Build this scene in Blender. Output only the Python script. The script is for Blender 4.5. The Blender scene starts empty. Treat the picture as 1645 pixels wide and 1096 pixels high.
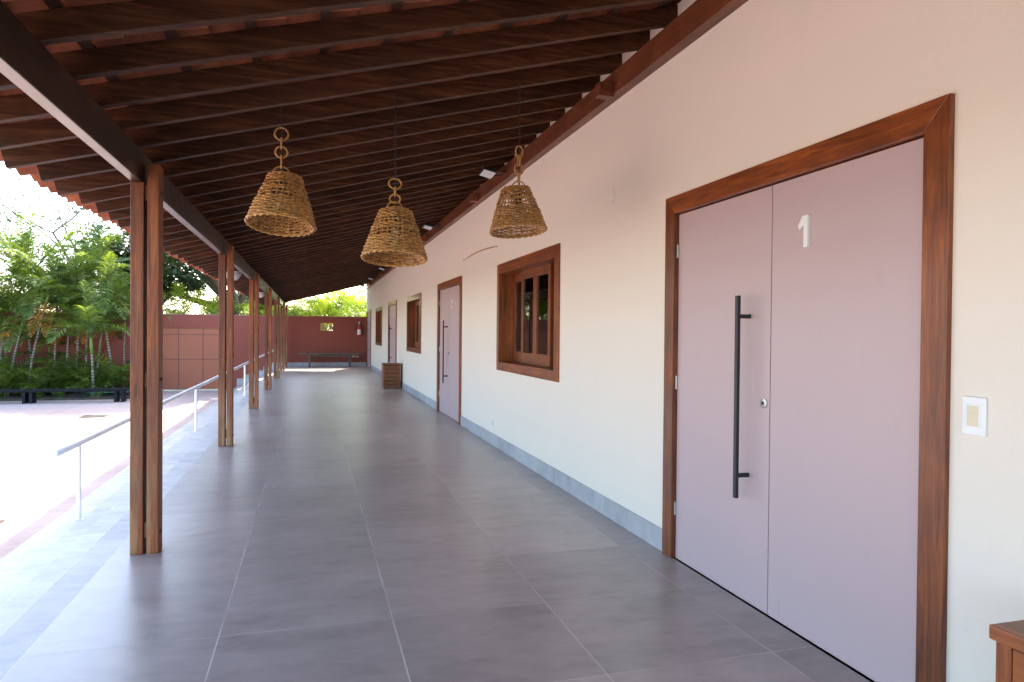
import bpy, bmesh, math, random
from mathutils import Vector, Matrix, noise
R = math.radians
random.seed(7)
S = bpy.context.scene
C = S.collection

# ------------------------------------------------------------------ camera
H = 1.44
yaw, pit, roll = 0.2798, 0.0113, -0.0085
fw = Vector((math.sin(yaw)*math.cos(pit), math.cos(yaw)*math.cos(pit), -math.sin(pit)))
rt = Vector((math.cos(yaw), -math.sin(yaw), 0)); up = rt.cross(fw)
r2 = math.cos(roll)*rt - math.sin(roll)*up; u2 = math.sin(roll)*rt + math.cos(roll)*up
cd = bpy.data.cameras.new('camera'); cam = bpy.data.objects.new('camera', cd); C.objects.link(cam)
cd.sensor_width = 36; cd.lens = 36*1120.1/1645; cd.clip_end = 2000; cd.clip_start = 0.05
M = Matrix((r2, u2, -fw)).transposed().to_4x4(); M.translation = Vector((0, 0, H)); cam.matrix_world = M
S.camera = cam

# ------------------------------------------------------------------ sky, sun, exposure
SUN = Vector((0.40, 1.05, 1.0)).normalized()
el = math.asin(SUN.z); az = math.atan2(SUN.x, SUN.y)
w = bpy.data.worlds.new('World'); S.world = w; w.use_nodes = True
nt = w.node_tree; bg = nt.nodes['Background']
sky = nt.nodes.new('ShaderNodeTexSky'); sky.sky_type = 'NISHITA'; sky.sun_disc = False
sky.sun_elevation = el; sky.sun_rotation = az; sky.air_density = 1.0; sky.dust_density = 1.6; sky.ozone_density = 1.6
nt.links.new(sky.outputs[0], bg.inputs[0]); bg.inputs[1].default_value = 0.15
sd = bpy.data.lights.new('sun', 'SUN'); sd.energy = 2.6; sd.angle = R(0.6); sd.color = (1, 0.91, 0.79)
so = bpy.data.objects.new('sun', sd); C.objects.link(so); so.rotation_euler = SUN.to_track_quat('Z', 'Y').to_euler()
so.location = (5, 20, 30)
S.view_settings.view_transform = 'Standard'; S.view_settings.look = 'None'; S.view_settings.gamma = 1
S.view_settings.exposure = 2.8
S.render.engine = 'CYCLES'
S.cycles.max_bounces = 10; S.cycles.diffuse_bounces = 6; S.cycles.transparent_max_bounces = 12

# ------------------------------------------------------------------ helpers
class MB:
    def __init__(s): s.v = []; s.f = []; s.m = []; s.mi = 0
    def add(s, vs, fs):
        o = len(s.v); s.v += [tuple(v) for v in vs]; s.f += [tuple(i+o for i in f) for f in fs]; s.m += [s.mi]*len(fs)
    def box(s, a, b, mat=None):
        x0, y0, z0 = a; x1, y1, z1 = b
        vs = [Vector(q) for q in ((x0,y0,z0),(x1,y0,z0),(x1,y1,z0),(x0,y1,z0),(x0,y0,z1),(x1,y0,z1),(x1,y1,z1),(x0,y1,z1))]
        if mat: vs = [mat @ v for v in vs]
        s.add(vs, [(0,3,2,1),(4,5,6,7),(0,1,5,4),(1,2,6,5),(2,3,7,6),(3,0,4,7)])
    def tube(s, pts, r, n=8, closed=False, caps=True):
        pts = [Vector(p) for p in pts]; N = len(pts); rs = r if isinstance(r, (list, tuple)) else [r]*N
        ref = None; vs = []
        for i, p in enumerate(pts):
            a = pts[(i-1) % N] if (closed or i > 0) else p; b = pts[(i+1) % N] if (closed or i < N-1) else p
            t = (b-a).normalized()
            if ref is None:
                ref = t.orthogonal().normalized()
            ref = (ref - t*ref.dot(t)).normalized(); bi = t.cross(ref)
            for k in range(n):
                a_ = 2*math.pi*k/n; vs.append(p + (ref*math.cos(a_)+bi*math.sin(a_))*rs[i])
        fs = []
        for i in range(N if closed else N-1):
            j = (i+1) % N
            for k in range(n):
                k2 = (k+1) % n; fs.append((i*n+k, i*n+k2, j*n+k2, j*n+k))
        if caps and not closed: fs.append(tuple(range(n-1, -1, -1))); fs.append(tuple((N-1)*n+k for k in range(n)))
        s.add(vs, fs)
    def lathe(s, prof, n=24, c=(0,0,0)):
        c = Vector(c); vs = []
        for r, z in prof:
            for k in range(n):
                a = 2*math.pi*k/n; vs.append(c+Vector((r*math.cos(a), r*math.sin(a), z)))
        fs = []
        for i in range(len(prof)-1):
            for k in range(n):
                k2 = (k+1) % n; fs.append((i*n+k, i*n+k2, (i+1)*n+k2, (i+1)*n+k))
        s.add(vs, fs)
    def torus(s, c, R_, r, axis='x', n=20, m=6, jit=0, sq=1.0):
        pts = []
        for k in range(n):
            a = 2*math.pi*k/n; p = (R_+random.uniform(-jit, jit))*math.cos(a)*sq; q = (R_+random.uniform(-jit, jit))*math.sin(a)
            pts.append(Vector(c)+(Vector((0, p, q)) if axis == 'x' else Vector((p, 0, q)) if axis == 'y' else Vector((p, q, 0))))
        s.tube(pts, r, m, closed=True)
    def mesh(s, name, mats, smooth=False):
        me = bpy.data.meshes.new(name); me.from_pydata(s.v, [], s.f)
        for mt in (mats if isinstance(mats, (list, tuple)) else [mats]): me.materials.append(mt)
        if any(s.m): me.polygons.foreach_set('material_index', s.m)
        if smooth: me.polygons.foreach_set('use_smooth', [True]*len(me.polygons))
        me.update(); return me
    def build(s, name, mats, parent=None, smooth=False, bevel=0, loc=None):
        me = s.mesh(name, mats, smooth); o = bpy.data.objects.new(name, me); C.objects.link(o)
        if parent: o.parent = parent
        if loc: o.location = loc
        if bevel:
            b = o.modifiers.new('bevel', 'BEVEL'); b.width = bevel; b.segments = 2; b.limit_method = 'ANGLE'; b.angle_limit = R(40)
        return o

def tag(o, label=None, cat=None, group=None, kind=None):
    if label: o['label'] = label
    if cat: o['category'] = cat
    if group: o['group'] = group
    if kind: o['kind'] = kind
    return o
def empty(name, loc, label, cat, group=None, rz=0):
    o = bpy.data.objects.new(name, None); C.objects.link(o); o.location = loc; o.rotation_euler = (0, 0, rz)
    o.empty_display_size = 0.2
    return tag(o, label, cat, group)
def copy_tree(o, parent=None):
    c = o.copy(); C.objects.link(c); c.parent = parent
    for ch in list(o.children): copy_tree(ch, c)
    return c
ORD = ['first','second','third','fourth','fifth','sixth','seventh','eighth','ninth','tenth','eleventh','twelfth','thirteenth','fourteenth','fifteenth','sixteenth','seventeenth','eighteenth','nineteenth','twentieth']

# ------------------------------------------------------------------ materials
def mat(name):
    m = bpy.data.materials.new(name); m.use_nodes = True; n = m.node_tree
    return m, n, n.nodes['Principled BSDF']
def N(n, t, **k):
    x = n.nodes.new(t)
    for a, b in k.items():
        if a.startswith('i_'): x.inputs[a[2:].replace('_', ' ')].default_value = b
        else: setattr(x, a, b)
    return x
def ramp(n, fac, stops):
    r = n.nodes.new('ShaderNodeValToRGB'); e = r.color_ramp.elements
    while len(e) < len(stops): e.new(0.5)
    for i, (p, c) in enumerate(stops):
        e[i].position = p; e[i].color = (*c, 1) if len(c) == 3 else c
    n.links.new(fac, r.inputs[0]); return r.outputs[0]
def coords(n, scale=(1,1,1), kind='Object'):
    tc = N(n, 'ShaderNodeTexCoord'); mp = N(n, 'ShaderNodeMapping'); mp.inputs['Scale'].default_value = scale
    n.links.new(tc.outputs[kind], mp.inputs[0]); return mp.outputs[0]
def noise_t(n, vec, scale, detail=5, rough=0.55, dist=0):
    x = N(n, 'ShaderNodeTexNoise'); x.inputs['Scale'].default_value = scale; x.inputs['Detail'].default_value = detail
    x.inputs['Roughness'].default_value = rough; x.inputs['Distortion'].default_value = dist
    n.links.new(vec, x.inputs['Vector']); return x.outputs['Fac']
def mixc(n, a, b, fac, mode='MIX'):
    x = N(n, 'ShaderNodeMix', data_type='RGBA', blend_type=mode)
    for s, v in ((x.inputs[0], fac), (x.inputs[6], a), (x.inputs[7], b)):
        if isinstance(v, bpy.types.NodeSocket): n.links.new(v, s)
        elif isinstance(v, (int, float)): s.default_value = v
        else: s.default_value = (*v, 1)
    return x.outputs[2]
def math_(n, op, a, b=None, c=None):
    x = N(n, 'ShaderNodeMath', operation=op)
    for i, v in enumerate((a, b, c)):
        if v is None: continue
        if isinstance(v, bpy.types.NodeSocket): n.links.new(v, x.inputs[i])
        else: x.inputs[i].default_value = v
    return x.outputs[0]
def bump(n, b, h, strength=0.2, dist=0.01):
    x = N(n, 'ShaderNodeBump'); x.inputs['Strength'].default_value = strength; x.inputs['Distance'].default_value = dist
    n.links.new(h, x.inputs['Height']); n.links.new(x.outputs[0], b.inputs['Normal'])

def simple(name, col, rough=0.5, metal=0, var=0.12, vs=8, bmp=0.0, spec=0.5):
    m, n, b = mat(name); v = coords(n)
    f = noise_t(n, v, vs)
    c = ramp(n, f, [(0.3, tuple(x*(1-var) for x in col)), (0.7, tuple(min(1, x*(1+var)) for x in col))])
    n.links.new(c, b.inputs['Base Color']); b.inputs['Metallic'].default_value = metal
    b.inputs['Specular IOR Level'].default_value = spec
    rr = math_(n, 'MULTIPLY_ADD', f, 0.2, max(rough-0.1, 0.29)); n.links.new(rr, b.inputs['Roughness'])
    if bmp: bump(n, b, noise_t(n, v, vs*8, 3), bmp, 0.004)
    return m

def wood(name, dark, mid, light, axis='z', rough=0.32, coat=0.0, grain=1.0, wear=None):
    m, n, b = mat(name)
    sc = {'x': (0.6, 9, 9), 'y': (9, 0.6, 9), 'z': (9, 9, 0.6)}[axis]
    tc = N(n, 'ShaderNodeTexCoord'); oi = N(n, 'ShaderNodeObjectInfo')
    off = N(n, 'ShaderNodeVectorMath', operation='SCALE'); off.inputs[0].default_value = (37, 53, 71)
    n.links.new(oi.outputs['Random'], off.inputs['Scale'])
    ad = N(n, 'ShaderNodeVectorMath', operation='ADD'); n.links.new(tc.outputs['Object'], ad.inputs[0]); n.links.new(off.outputs[0], ad.inputs[1])
    mp = N(n, 'ShaderNodeMapping'); mp.inputs['Scale'].default_value = sc; n.links.new(ad.outputs[0], mp.inputs[0])
    g = noise_t(n, mp.outputs[0], 3.0*grain, 8, 0.65, 1.2)
    g2 = noise_t(n, ad.outputs[0], 2.2, 4, 0.6)
    fine = noise_t(n, mp.outputs[0], 16*grain, 4, 0.7)
    c = ramp(n, g, [(0.28, dark), (0.5, mid), (0.72, light)])
    c2 = mixc(n, c, ramp(n, g2, [(0.35, (0.55, 0.55, 0.55)), (0.7, (1.25, 1.2, 1.15))]), 0.7, 'MULTIPLY')
    c3 = mixc(n, c2, ramp(n, fine, [(0.4, (0.6, 0.58, 0.55)), (0.55, (1.05, 1.05, 1.05))]), 0.45, 'MULTIPLY')
    rnd = ramp(n, oi.outputs['Random'], [(0, (0.68, 0.68, 0.70)), (1, (1.28, 1.22, 1.15))])
    c4 = mixc(n, c3, rnd, 0.8, 'MULTIPLY')
    kn = N(n, 'ShaderNodeTexVoronoi'); kn.inputs['Scale'].default_value = 2.6
    mk = N(n, 'ShaderNodeMapping'); mk.inputs['Scale'].default_value = tuple(1.0 if q > 1 else 0.45 for q in sc); n.links.new(ad.outputs[0], mk.inputs[0]); n.links.new(mk.outputs[0], kn.inputs['Vector'])
    c4 = mixc(n, c4, tuple(x*0.35 for x in dark), math_(n, 'MULTIPLY', ramp(n, kn.outputs['Distance'], [(0.02, (1, 1, 1)), (0.075, (0, 0, 0))]), 0.8))
    if wear:
        sp = N(n, 'ShaderNodeSeparateXYZ'); n.links.new(tc.outputs['Object'], sp.inputs[0])
        low = N(n, 'ShaderNodeMapRange'); low.inputs[1].default_value = 1.1; low.inputs[2].default_value = 0.05
        n.links.new(sp.outputs[2], low.inputs[0])
        wn = noise_t(n, mp.outputs[0], 1.7, 5, 0.7)
        f = math_(n, 'MULTIPLY', low.outputs[0], ramp(n, wn, [(0.42, (0, 0, 0)), (0.6, (1, 1, 1))]))
        c4 = mixc(n, c4, wear, math_(n, 'MULTIPLY', f, 0.75))
    n.links.new(c4, b.inputs['Base Color'])
    n.links.new(math_(n, 'MULTIPLY_ADD', g2, 0.25, max(0.29, rough-0.12)), b.inputs['Roughness'])
    b.inputs['Coat Weight'].default_value = coat; b.inputs['Coat Roughness'].default_value = 0.16
    bump(n, b, fine, 0.25, 0.003)
    return m

RD, RM, RL = (0.030, 0.011, 0.006), (0.065, 0.024, 0.012), (0.12, 0.05, 0.026)
m_rafter = wood('rafter_wood', (0.025,0.008,0.003), (0.066,0.023,0.009), (0.14,0.054,0.022), 'x', 0.55)
m_rafter.node_tree.nodes['Principled BSDF'].inputs['Specular IOR Level'].default_value = 0.22
m_beam = wood('beam_wood', (0.03,0.014,0.010), (0.06,0.028,0.02), (0.10,0.05,0.036), 'y', 0.36, 0.35)
m_plate = wood('plate_wood', (0.10,0.03,0.013), (0.20,0.06,0.024), (0.30,0.10,0.04), 'y', 0.4)
m_post = wood('post_wood', (0.065,0.015,0.004), (0.22,0.055,0.010), (0.37,0.11,0.02), 'z', 0.5, 0.0, 1.0, (0.34,0.22,0.10))
fd, fm, fl = (0.075,0.014,0.002), (0.225,0.052,0.006), (0.38,0.105,0.012)
m_frz = wood('frame_wood_upright', fd, fm, fl, 'z', 0.42, 0.22)
m_fry = wood('frame_wood_level', fd, fm, fl, 'y', 0.42, 0.22)
m_boxw = wood('planter_wood', (0.10,0.022,0.004), (0.26,0.068,0.010), (0.40,0.12,0.02), 'x', 0.42, 0.15)
m_boxt = wood('planter_side_wood', (0.10,0.022,0.004), (0.26,0.068,0.010), (0.40,0.12,0.02), 'y', 0.42, 0.15)

def make_plaster(name, col, dirt, rough=0.75, base_dirt=True):
    m, n, b = mat(name); v = coords(n)
    a = noise_t(n, v, 0.7, 5, 0.6); f = noise_t(n, v, 60, 3, 0.6); st = noise_t(n, v, 5, 6, 0.75, 0.4)
    c = mixc(n, col, tuple(x*0.93 for x in col), a)
    spots = ramp(n, st, [(0.70, (0, 0, 0)), (0.80, (1, 1, 1))])
    c = mixc(n, c, dirt, math_(n, 'MULTIPLY', spots, 0.35))
    n.links.new(c, b.inputs['Base Color']); b.inputs['Roughness'].default_value = rough
    b.inputs['Specular IOR Level'].default_value = 0.35
    g = N(n, 'ShaderNodeNewGeometry'); sp = N(n, 'ShaderNodeSeparateXYZ'); n.links.new(g.outputs['Position'], sp.inputs[0])
    lo = N(n, 'ShaderNodeMapRange'); lo.inputs[1].default_value = 0.75; lo.inputs[2].default_value = 0.1; n.links.new(sp.outputs[2], lo.inputs[0])
    sc = ramp(n, noise_t(n, coords(n, (1, 1, 3.5)), 4.5, 7, 0.8, 0.6), [(0.60, (0, 0, 0)), (0.74, (1, 1, 1))])
    c = mixc(n, c, dirt, math_(n, 'MULTIPLY', math_(n, 'MULTIPLY', sc, lo.outputs[0]), 0.5))
    vst = ramp(n, noise_t(n, coords(n, (3, 3, 0.25)), 2.2, 5, 0.7), [(0.55, (0, 0, 0)), (0.8, (1, 1, 1))])
    c = mixc(n, c, dirt, math_(n, 'MULTIPLY', vst, 0.05))
    n.links.new(c, b.inputs['Base Color'])
    und = noise_t(n, v, 9, 4, 0.6)
    bump(n, b, math_(n, 'ADD', math_(n, 'ADD', f, math_(n, 'MULTIPLY', und, 2.6)), math_(n, 'MULTIPLY', a, 3.0)), 0.16, 0.006)
    return m
m_wall = make_plaster('white_wall_paint', (0.82, 0.74, 0.635), (0.50, 0.42, 0.34))
m_redwall = make_plaster('maroon_wall_paint', (0.27, 0.070, 0.046), (0.17, 0.05, 0.04))
m_gate = make_plaster('gate_paint', (0.38, 0.115, 0.055), (0.26, 0.08, 0.05), 0.5)
m_gateframe = simple('gate_frame_paint', (0.13, 0.035, 0.03), 0.5)
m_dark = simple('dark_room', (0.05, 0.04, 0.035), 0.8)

def make_door():
    m, n, b = mat('mauve_door_paint'); v = coords(n)
    a = noise_t(n, v, 1.3, 4, 0.6); f = noise_t(n, v, 140, 2)
    st = noise_t(n, coords(n, (3, 3, 1.2)), 3, 6, 0.8, 0.3)
    c = mixc(n, (0.53, 0.395, 0.395), (0.49, 0.365, 0.37), a)
    c = mixc(n, c, (0.36, 0.28, 0.27), math_(n, 'MULTIPLY', ramp(n, st, [(0.60, (0, 0, 0)), (0.75, (1, 1, 1))]), 0.4))
    n.links.new(c, b.inputs['Base Color']); b.inputs['Roughness'].default_value = 0.42
    bump(n, b, f, 0.06, 0.002); return m
m_door = make_door()

T = 0.811; TX = -0.4134; TY = 3.515
def make_tile(name, base, xlines=True, zgrout=False, rough=0.3, tone=1.0, gw=0.0022):
    m, n, b = mat(name)
    g = N(n, 'ShaderNodeNewGeometry'); sp = N(n, 'ShaderNodeSeparateXYZ'); n.links.new(g.outputs['Position'], sp.inputs[0])
    ux = math_(n, 'DIVIDE', math_(n, 'SUBTRACT', sp.outputs[0], TX), T)
    uy = math_(n, 'DIVIDE', math_(n, 'SUBTRACT', sp.outputs[1], TY), T)
    def line(u, wdt):
        fr = math_(n, 'FRACT', u); d = math_(n, 'MINIMUM', fr, math_(n, 'SUBTRACT', 1.0, fr))
        return math_(n, 'LESS_THAN', d, wdt)
    gy = line(uy, gw)
    gr = math_(n, 'MAXIMUM', gy, line(ux, 0.0034)) if xlines else gy
    cb = N(n, 'ShaderNodeCombineXYZ')
    n.links.new(math_(n, 'FLOOR', ux), cb.inputs[0]); n.links.new(math_(n, 'FLOOR', uy), cb.inputs[1])
    if not xlines: n.links.new(math_(n, 'FLOOR', math_(n, 'MULTIPLY', sp.outputs[2], 6.0)), cb.inputs[2])
    wn = N(n, 'ShaderNodeTexWhiteNoise', noise_dimensions='3D'); n.links.new(cb.outputs[0], wn.inputs['Vector'])
    off = N(n, 'ShaderNodeVectorMath', operation='MULTIPLY_ADD')
    n.links.new(wn.outputs['Color'], off.inputs[0]); off.inputs[1].default_value = (20, 20, 20); n.links.new(g.outputs['Position'], off.inputs[2])
    mp = N(n, 'ShaderNodeMapping'); mp.inputs['Scale'].default_value = (1.0, 1.9, 1.5); n.links.new(off.outputs[0], mp.inputs[0])
    cl = noise_t(n, mp.outputs[0], 1.9, 7, 0.58, 0.1); cf = noise_t(n, mp.outputs[0], 7, 5, 0.6, 0.2)
    mx = math_(n, 'ADD', math_(n, 'MULTIPLY', cl, 0.6), math_(n, 'MULTIPLY', cf, 0.4))
    d = tuple(x*0.70*tone for x in base); l = tuple(x*1.24*tone for x in base)
    c = ramp(n, mx, [(0.28, d), (0.5, tuple(x*tone for x in base)), (0.72, l)])
    tv = N(n, 'ShaderNodeMapRange'); tv.inputs[3].default_value = 0.92; tv.inputs[4].default_value = 1.12; n.links.new(wn.outputs['Value'], tv.inputs[0])
    cc = N(n, 'ShaderNodeVectorMath', operation='SCALE'); n.links.new(c, cc.inputs[0]); n.links.new(tv.outputs[0], cc.inputs['Scale'])
    gn = noise_t(n, coords(n), 2.0, 4)
    gcol = ramp(n, gn, [(0.3, (0.32, 0.27, 0.24)), (0.55, (0.66, 0.57, 0.50))])
    c2 = mixc(n, cc.outputs[0], gcol, gr)
    n.links.new(c2, b.inputs['Base Color'])
    n.links.new(math_(n, 'ADD', math_(n, 'MULTIPLY_ADD', cl, 0.10, rough), math_(n, 'MULTIPLY', gr, 0.4)), b.inputs['Roughness'])
    b.inputs['Specular IOR Level'].default_value = 0.5
    bump(n, b, math_(n, 'SUBTRACT', 1.0, gr), 0.12, 0.0015)
    return m
m_tile = make_tile('grey_porcelain_tile', (0.405, 0.335, 0.30), rough=0.26)
m_step = make_tile('step_tile', (0.52, 0.475, 0.43), False, rough=0.42)  # same tile as the terrace, sky brightness put into a lighter colour
m_skirt = make_tile('skirting_tile', (0.38, 0.375, 0.39), False, rough=0.45, gw=0.006)

def make_court():
    m, n, b = mat('pink_concrete'); v = coords(n)
    a = noise_t(n, v, 0.35, 6, 0.65); f = noise_t(n, v, 7, 8, 0.75); sp = noise_t(n, v, 45, 3, 0.7)
    c = ramp(n, a, [(0.3, (0.50, 0.34, 0.275)), (0.55, (0.60, 0.43, 0.355)), (0.75, (0.66, 0.49, 0.42))])
    c = mixc(n, c, ramp(n, f, [(0.3, (0.78, 0.76, 0.76)), (0.6, (1.04, 1.04, 1.04))]), 0.7, 'MULTIPLY')
    g = N(n, 'ShaderNodeNewGeometry'); s3 = N(n, 'ShaderNodeSeparateXYZ'); n.links.new(g.outputs['Position'], s3.inputs[0])
    def line(s, per, o, wd):
        u = math_(n, 'FRACT', math_(n, 'DIVIDE', math_(n, 'ADD', s, o), per)); d = math_(n, 'MINIMUM', u, math_(n, 'SUBTRACT', 1.0, u))
        return math_(n, 'LESS_THAN', d, wd/per)
    ln = math_(n, 'MAXIMUM', line(s3.outputs[0], 3.2, 0.7, 0.012), line(s3.outputs[1], 3.9, 0.5, 0.012))
    c = mixc(n, c, (0.22, 0.17, 0.16), math_(n, 'MULTIPLY', ln, 0.7))
    n.links.new(c, b.inputs['Base Color']); b.inputs['Roughness'].default_value = 0.85
    bump(n, b, math_(n, 'SUBTRACT', sp, ln), 0.3, 0.005); return m
m_court = make_court()
m_soil = simple('soil', (0.06, 0.045, 0.032), 0.95, 0, 0.5, 4, 0.5)
m_earth = simple('earth_and_grass', (0.10, 0.12, 0.05), 0.95, 0, 0.4, 0.5, 0.3)

def make_terracotta():
    m, n, b = mat('terracotta'); v = coords(n)
    a = noise_t(n, v, 3, 5, 0.6); f = noise_t(n, v, 30, 5, 0.7)
    c = ramp(n, a, [(0.3, (0.20, 0.055, 0.025)), (0.5, (0.36, 0.105, 0.045)), (0.7, (0.46, 0.16, 0.07))])
    c = mixc(n, c, ramp(n, f, [(0.35, (0.6, 0.6, 0.6)), (0.6, (1, 1, 1))]), 0.5, 'MULTIPLY')
    n.links.new(c, b.inputs['Base Color']); b.inputs['Roughness'].default_value = 0.85
    bump(n, b, f, 0.3, 0.004); return m
m_terra = make_terracotta()
def make_rattan():
    m, n, b = mat('woven_rattan'); v = coords(n)
    a = noise_t(n, v, 45, 4, 0.6); l = noise_t(n, v, 9, 3)
    c = ramp(n, a, [(0.3, (0.20, 0.08, 0.02)), (0.5, (0.44, 0.225, 0.062)), (0.72, (0.66, 0.40, 0.15))])
    c = mixc(n, c, ramp(n, l, [(0.3, (0.7, 0.68, 0.6)), (0.65, (1.15, 1.1, 1.05))]), 0.7, 'MULTIPLY')
    n.links.new(c, b.inputs['Base Color']); b.inputs['Roughness'].default_value = 0.5; bump(n, b, a, 0.3, 0.002); return m
m_rattan = make_rattan()
m_black = simple('black_metal', (0.012, 0.011, 0.014), 0.42, 0.0)
m_white = simple('white_plastic', (0.82, 0.82, 0.80), 0.4, 0, 0.03)
m_cream = simple('cream_plastic', (0.72, 0.63, 0.46), 0.4, 0, 0.03)
m_rail = simple('white_rail_paint', (0.88, 0.87, 0.85), 0.35, 0, 0.06, 14)
m_steel = simple('steel', (0.45, 0.44, 0.42), 0.35, 0.9)
m_lens = simple('silvery_lamp_glass', (0.75, 0.77, 0.78), 0.25, 0.3, 0.08, 60)
m_blackwood = simple('black_painted_wood', (0.010, 0.010, 0.013), 0.7, 0, 0.4, 6, 0.3, 0.2)
m_greywood = wood('weathered_bench_wood', (0.07,0.05,0.042), (0.14,0.105,0.09), (0.24,0.19,0.165), 'x', 0.6)
m_red = simple('red_enamel', (0.5, 0.03, 0.02), 0.3)
m_grey = simple('light_grey_plastic', (0.55, 0.55, 0.54), 0.5, 0, 0.06)
m_curtain = simple('grey_curtain_cloth', (0.42, 0.40, 0.37), 0.9, 0, 0.1, 20)
m_green = simple('green_plastic', (0.03, 0.16, 0.10), 0.5)
m_iron = simple('rusty_iron', (0.10, 0.075, 0.06), 0.7, 0.4, 0.4, 30)
m_breeze = simple('sandstone_block', (0.62, 0.43, 0.20), 0.85, 0, 0.25, 30, 0.4)
def make_glass():
    m, n, b = mat('window_glass'); out = n.nodes['Material Output']
    b.inputs['Base Color'].default_value = (0.02, 0.02, 0.02, 1); b.inputs['Roughness'].default_value = 0.02
    b.inputs['IOR'].default_value = 1.52
    tr = N(n, 'ShaderNodeBsdfTransparent'); tr.inputs[0].default_value = (0.85, 0.88, 0.86, 1)
    gl = N(n, 'ShaderNodeBsdfGlossy'); gl.inputs['Roughness'].default_value = 0.015
    fr = N(n, 'ShaderNodeFresnel'); fr.inputs[0].default_value = 1.6
    mx = N(n, 'ShaderNodeMixShader'); n.links.new(fr.outputs[0], mx.inputs[0]); n.links.new(tr.outputs[0], mx.inputs[1]); n.links.new(gl.outputs[0], mx.inputs[2])
    n.links.new(mx.outputs[0], out.inputs[0]); return m
m_glass = make_glass()
def make_leaf(name, a, bcol, trans=0.5, tcol=None, vs=1.2, gloss=0.45):
    m, n, b = mat(name); out = n.nodes['Material Output']
    g = N(n, 'ShaderNodeNewGeometry'); v = coords(n)
    f = noise_t(n, v, vs, 3); rn = g.outputs['Random Per Island']
    mixf = math_(n, 'ADD', math_(n, 'MULTIPLY', f, 0.6), math_(n, 'MULTIPLY', rn, 0.4))
    c = ramp(n, mixf, [(0.25, a), (0.75, bcol)])
    n.links.new(c, b.inputs['Base Color']); b.inputs['Roughness'].default_value = gloss
    t = N(n, 'ShaderNodeBsdfTranslucent'); tc = mixc(n, c, tcol or (1.0, 1.0, 0.35), 0.85 if tcol else 0.0, 'MIX' if tcol else 'MULTIPLY')
    hs = N(n, 'ShaderNodeHueSaturation'); hs.inputs['Value'].default_value = 1.9; hs.inputs['Saturation'].default_value = 1.1; hs.inputs['Hue'].default_value = 0.485
    n.links.new(c, hs.inputs['Color']); n.links.new(hs.outputs[0], t.inputs[0])
    mx = N(n, 'ShaderNodeMixShader'); mx.inputs[0].default_value = trans
    n.links.new(b.outputs[0], mx.inputs[1]); n.links.new(t.outputs[0], mx.inputs[2]); n.links.new(mx.outputs[0], out.inputs[0])
    return m
m_frond = make_leaf('palm_frond', (0.04, 0.08, 0.014), (0.17, 0.235, 0.036), 0.42)
m_brightfrond = make_leaf('bright_palm_frond', (0.15, 0.24, 0.03), (0.28, 0.34, 0.05), 0.55)
m_oldfrond = make_leaf('dry_palm_frond', (0.40, 0.17, 0.03), (0.55, 0.30, 0.07), 0.4)
m_leaf = make_leaf('dark_tree_leaf', (0.022, 0.045, 0.012), (0.065, 0.10, 0.026), 0.25)
m_leafl = make_leaf('light_shrub_leaf', (0.12, 0.20, 0.035), (0.28, 0.34, 0.09), 0.45)
m_flower = make_leaf('pink_flower', (0.5, 0.12, 0.12), (0.65, 0.25, 0.22), 0.4)
m_bark = simple('bark', (0.14, 0.10, 0.075), 0.9, 0, 0.4, 12, 0.6)
def make_palmbark():
    m, n, b = mat('ringed_palm_trunk'); v = coords(n)
    wv = N(n, 'ShaderNodeTexWave', bands_direction='Z'); wv.inputs['Scale'].default_value = 3.2; wv.inputs['Distortion'].default_value = 4.0; wv.inputs['Detail'].default_value = 3
    n.links.new(v, wv.inputs['Vector'])
    c = ramp(n, wv.outputs['Fac'], [(0.1, (0.13, 0.12, 0.09)), (0.4, (0.27, 0.25, 0.21)), (0.9, (0.36, 0.34, 0.30))])
    c = mixc(n, c, ramp(n, noise_t(n, v, 6, 5), [(0.35, (0.5, 0.55, 0.45)), (0.6, (1, 1, 1))]), 0.8, 'MULTIPLY')
    n.links.new(c, b.inputs['Base Color']); b.inputs['Roughness'].default_value = 0.8; return m
m_pbark = make_palmbark()
m_shaft = simple('palm_crownshaft', (0.16, 0.24, 0.05), 0.5, 0, 0.3, 5)

# ------------------------------------------------------------------ setting: ground, floor, steps
XW = 2.246; YE = 30.15; GZ = -0.96; Y0 = -4.0; XE = -1.22; TR = 0.335; RI = 0.16
g = MB(); g.add([(-400,-400,GZ-0.05),(400,-400,GZ-0.05),(400,400,GZ-0.05),(-400,400,GZ-0.05)], [(0,1,2,3)])
tag(g.build('ground', m_earth), kind='structure')
g = MB(); g.box((-26, -14, GZ-0.04), (XE, YE, GZ)); tag(g.build('courtyard_ground', m_court), kind='structure')
g = MB(); g.box((XE, Y0-3, GZ-0.02), (XW+0.1, YE, 0)); tag(g.build('terrace_floor', m_tile, bevel=0.004), kind='structure')
for k in range(1, 6):
    g = MB(); g.box((XE-TR*k, Y0-3, GZ+0.001), (XE-TR*(k-1)-0.0005, YE, -RI*k)); tag(g.build('step', m_step, bevel=0.006), kind='structure')
g = MB()
nx, ny = 46, 16
X0b, X1b, Y0b, Y1b = -26, -5.75, 27.0, YE-0.01
for i in range(nx+1):
    for j in range(ny+1):
        x = X0b+(X1b-X0b)*i/nx; y = Y0b+(Y1b-Y0b)*j/ny
        e = min(i, nx-i, j, ny)/2; h = 0.03+0.10*min(1, e)*noise.noise(Vector((x*1.3, y*1.3, 0)))+0.05*min(1, e)
        g.v.append((x, y, GZ+max(0.006, h)))
for i in range(nx):
    for j in range(ny): g.f.append((i*(ny+1)+j, (i+1)*(ny+1)+j, (i+1)*(ny+1)+j+1, i*(ny+1)+j+1)); g.m.append(0)
tag(g.build('planting_bed_soil', m_soil, smooth=True), kind='structure')
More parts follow.
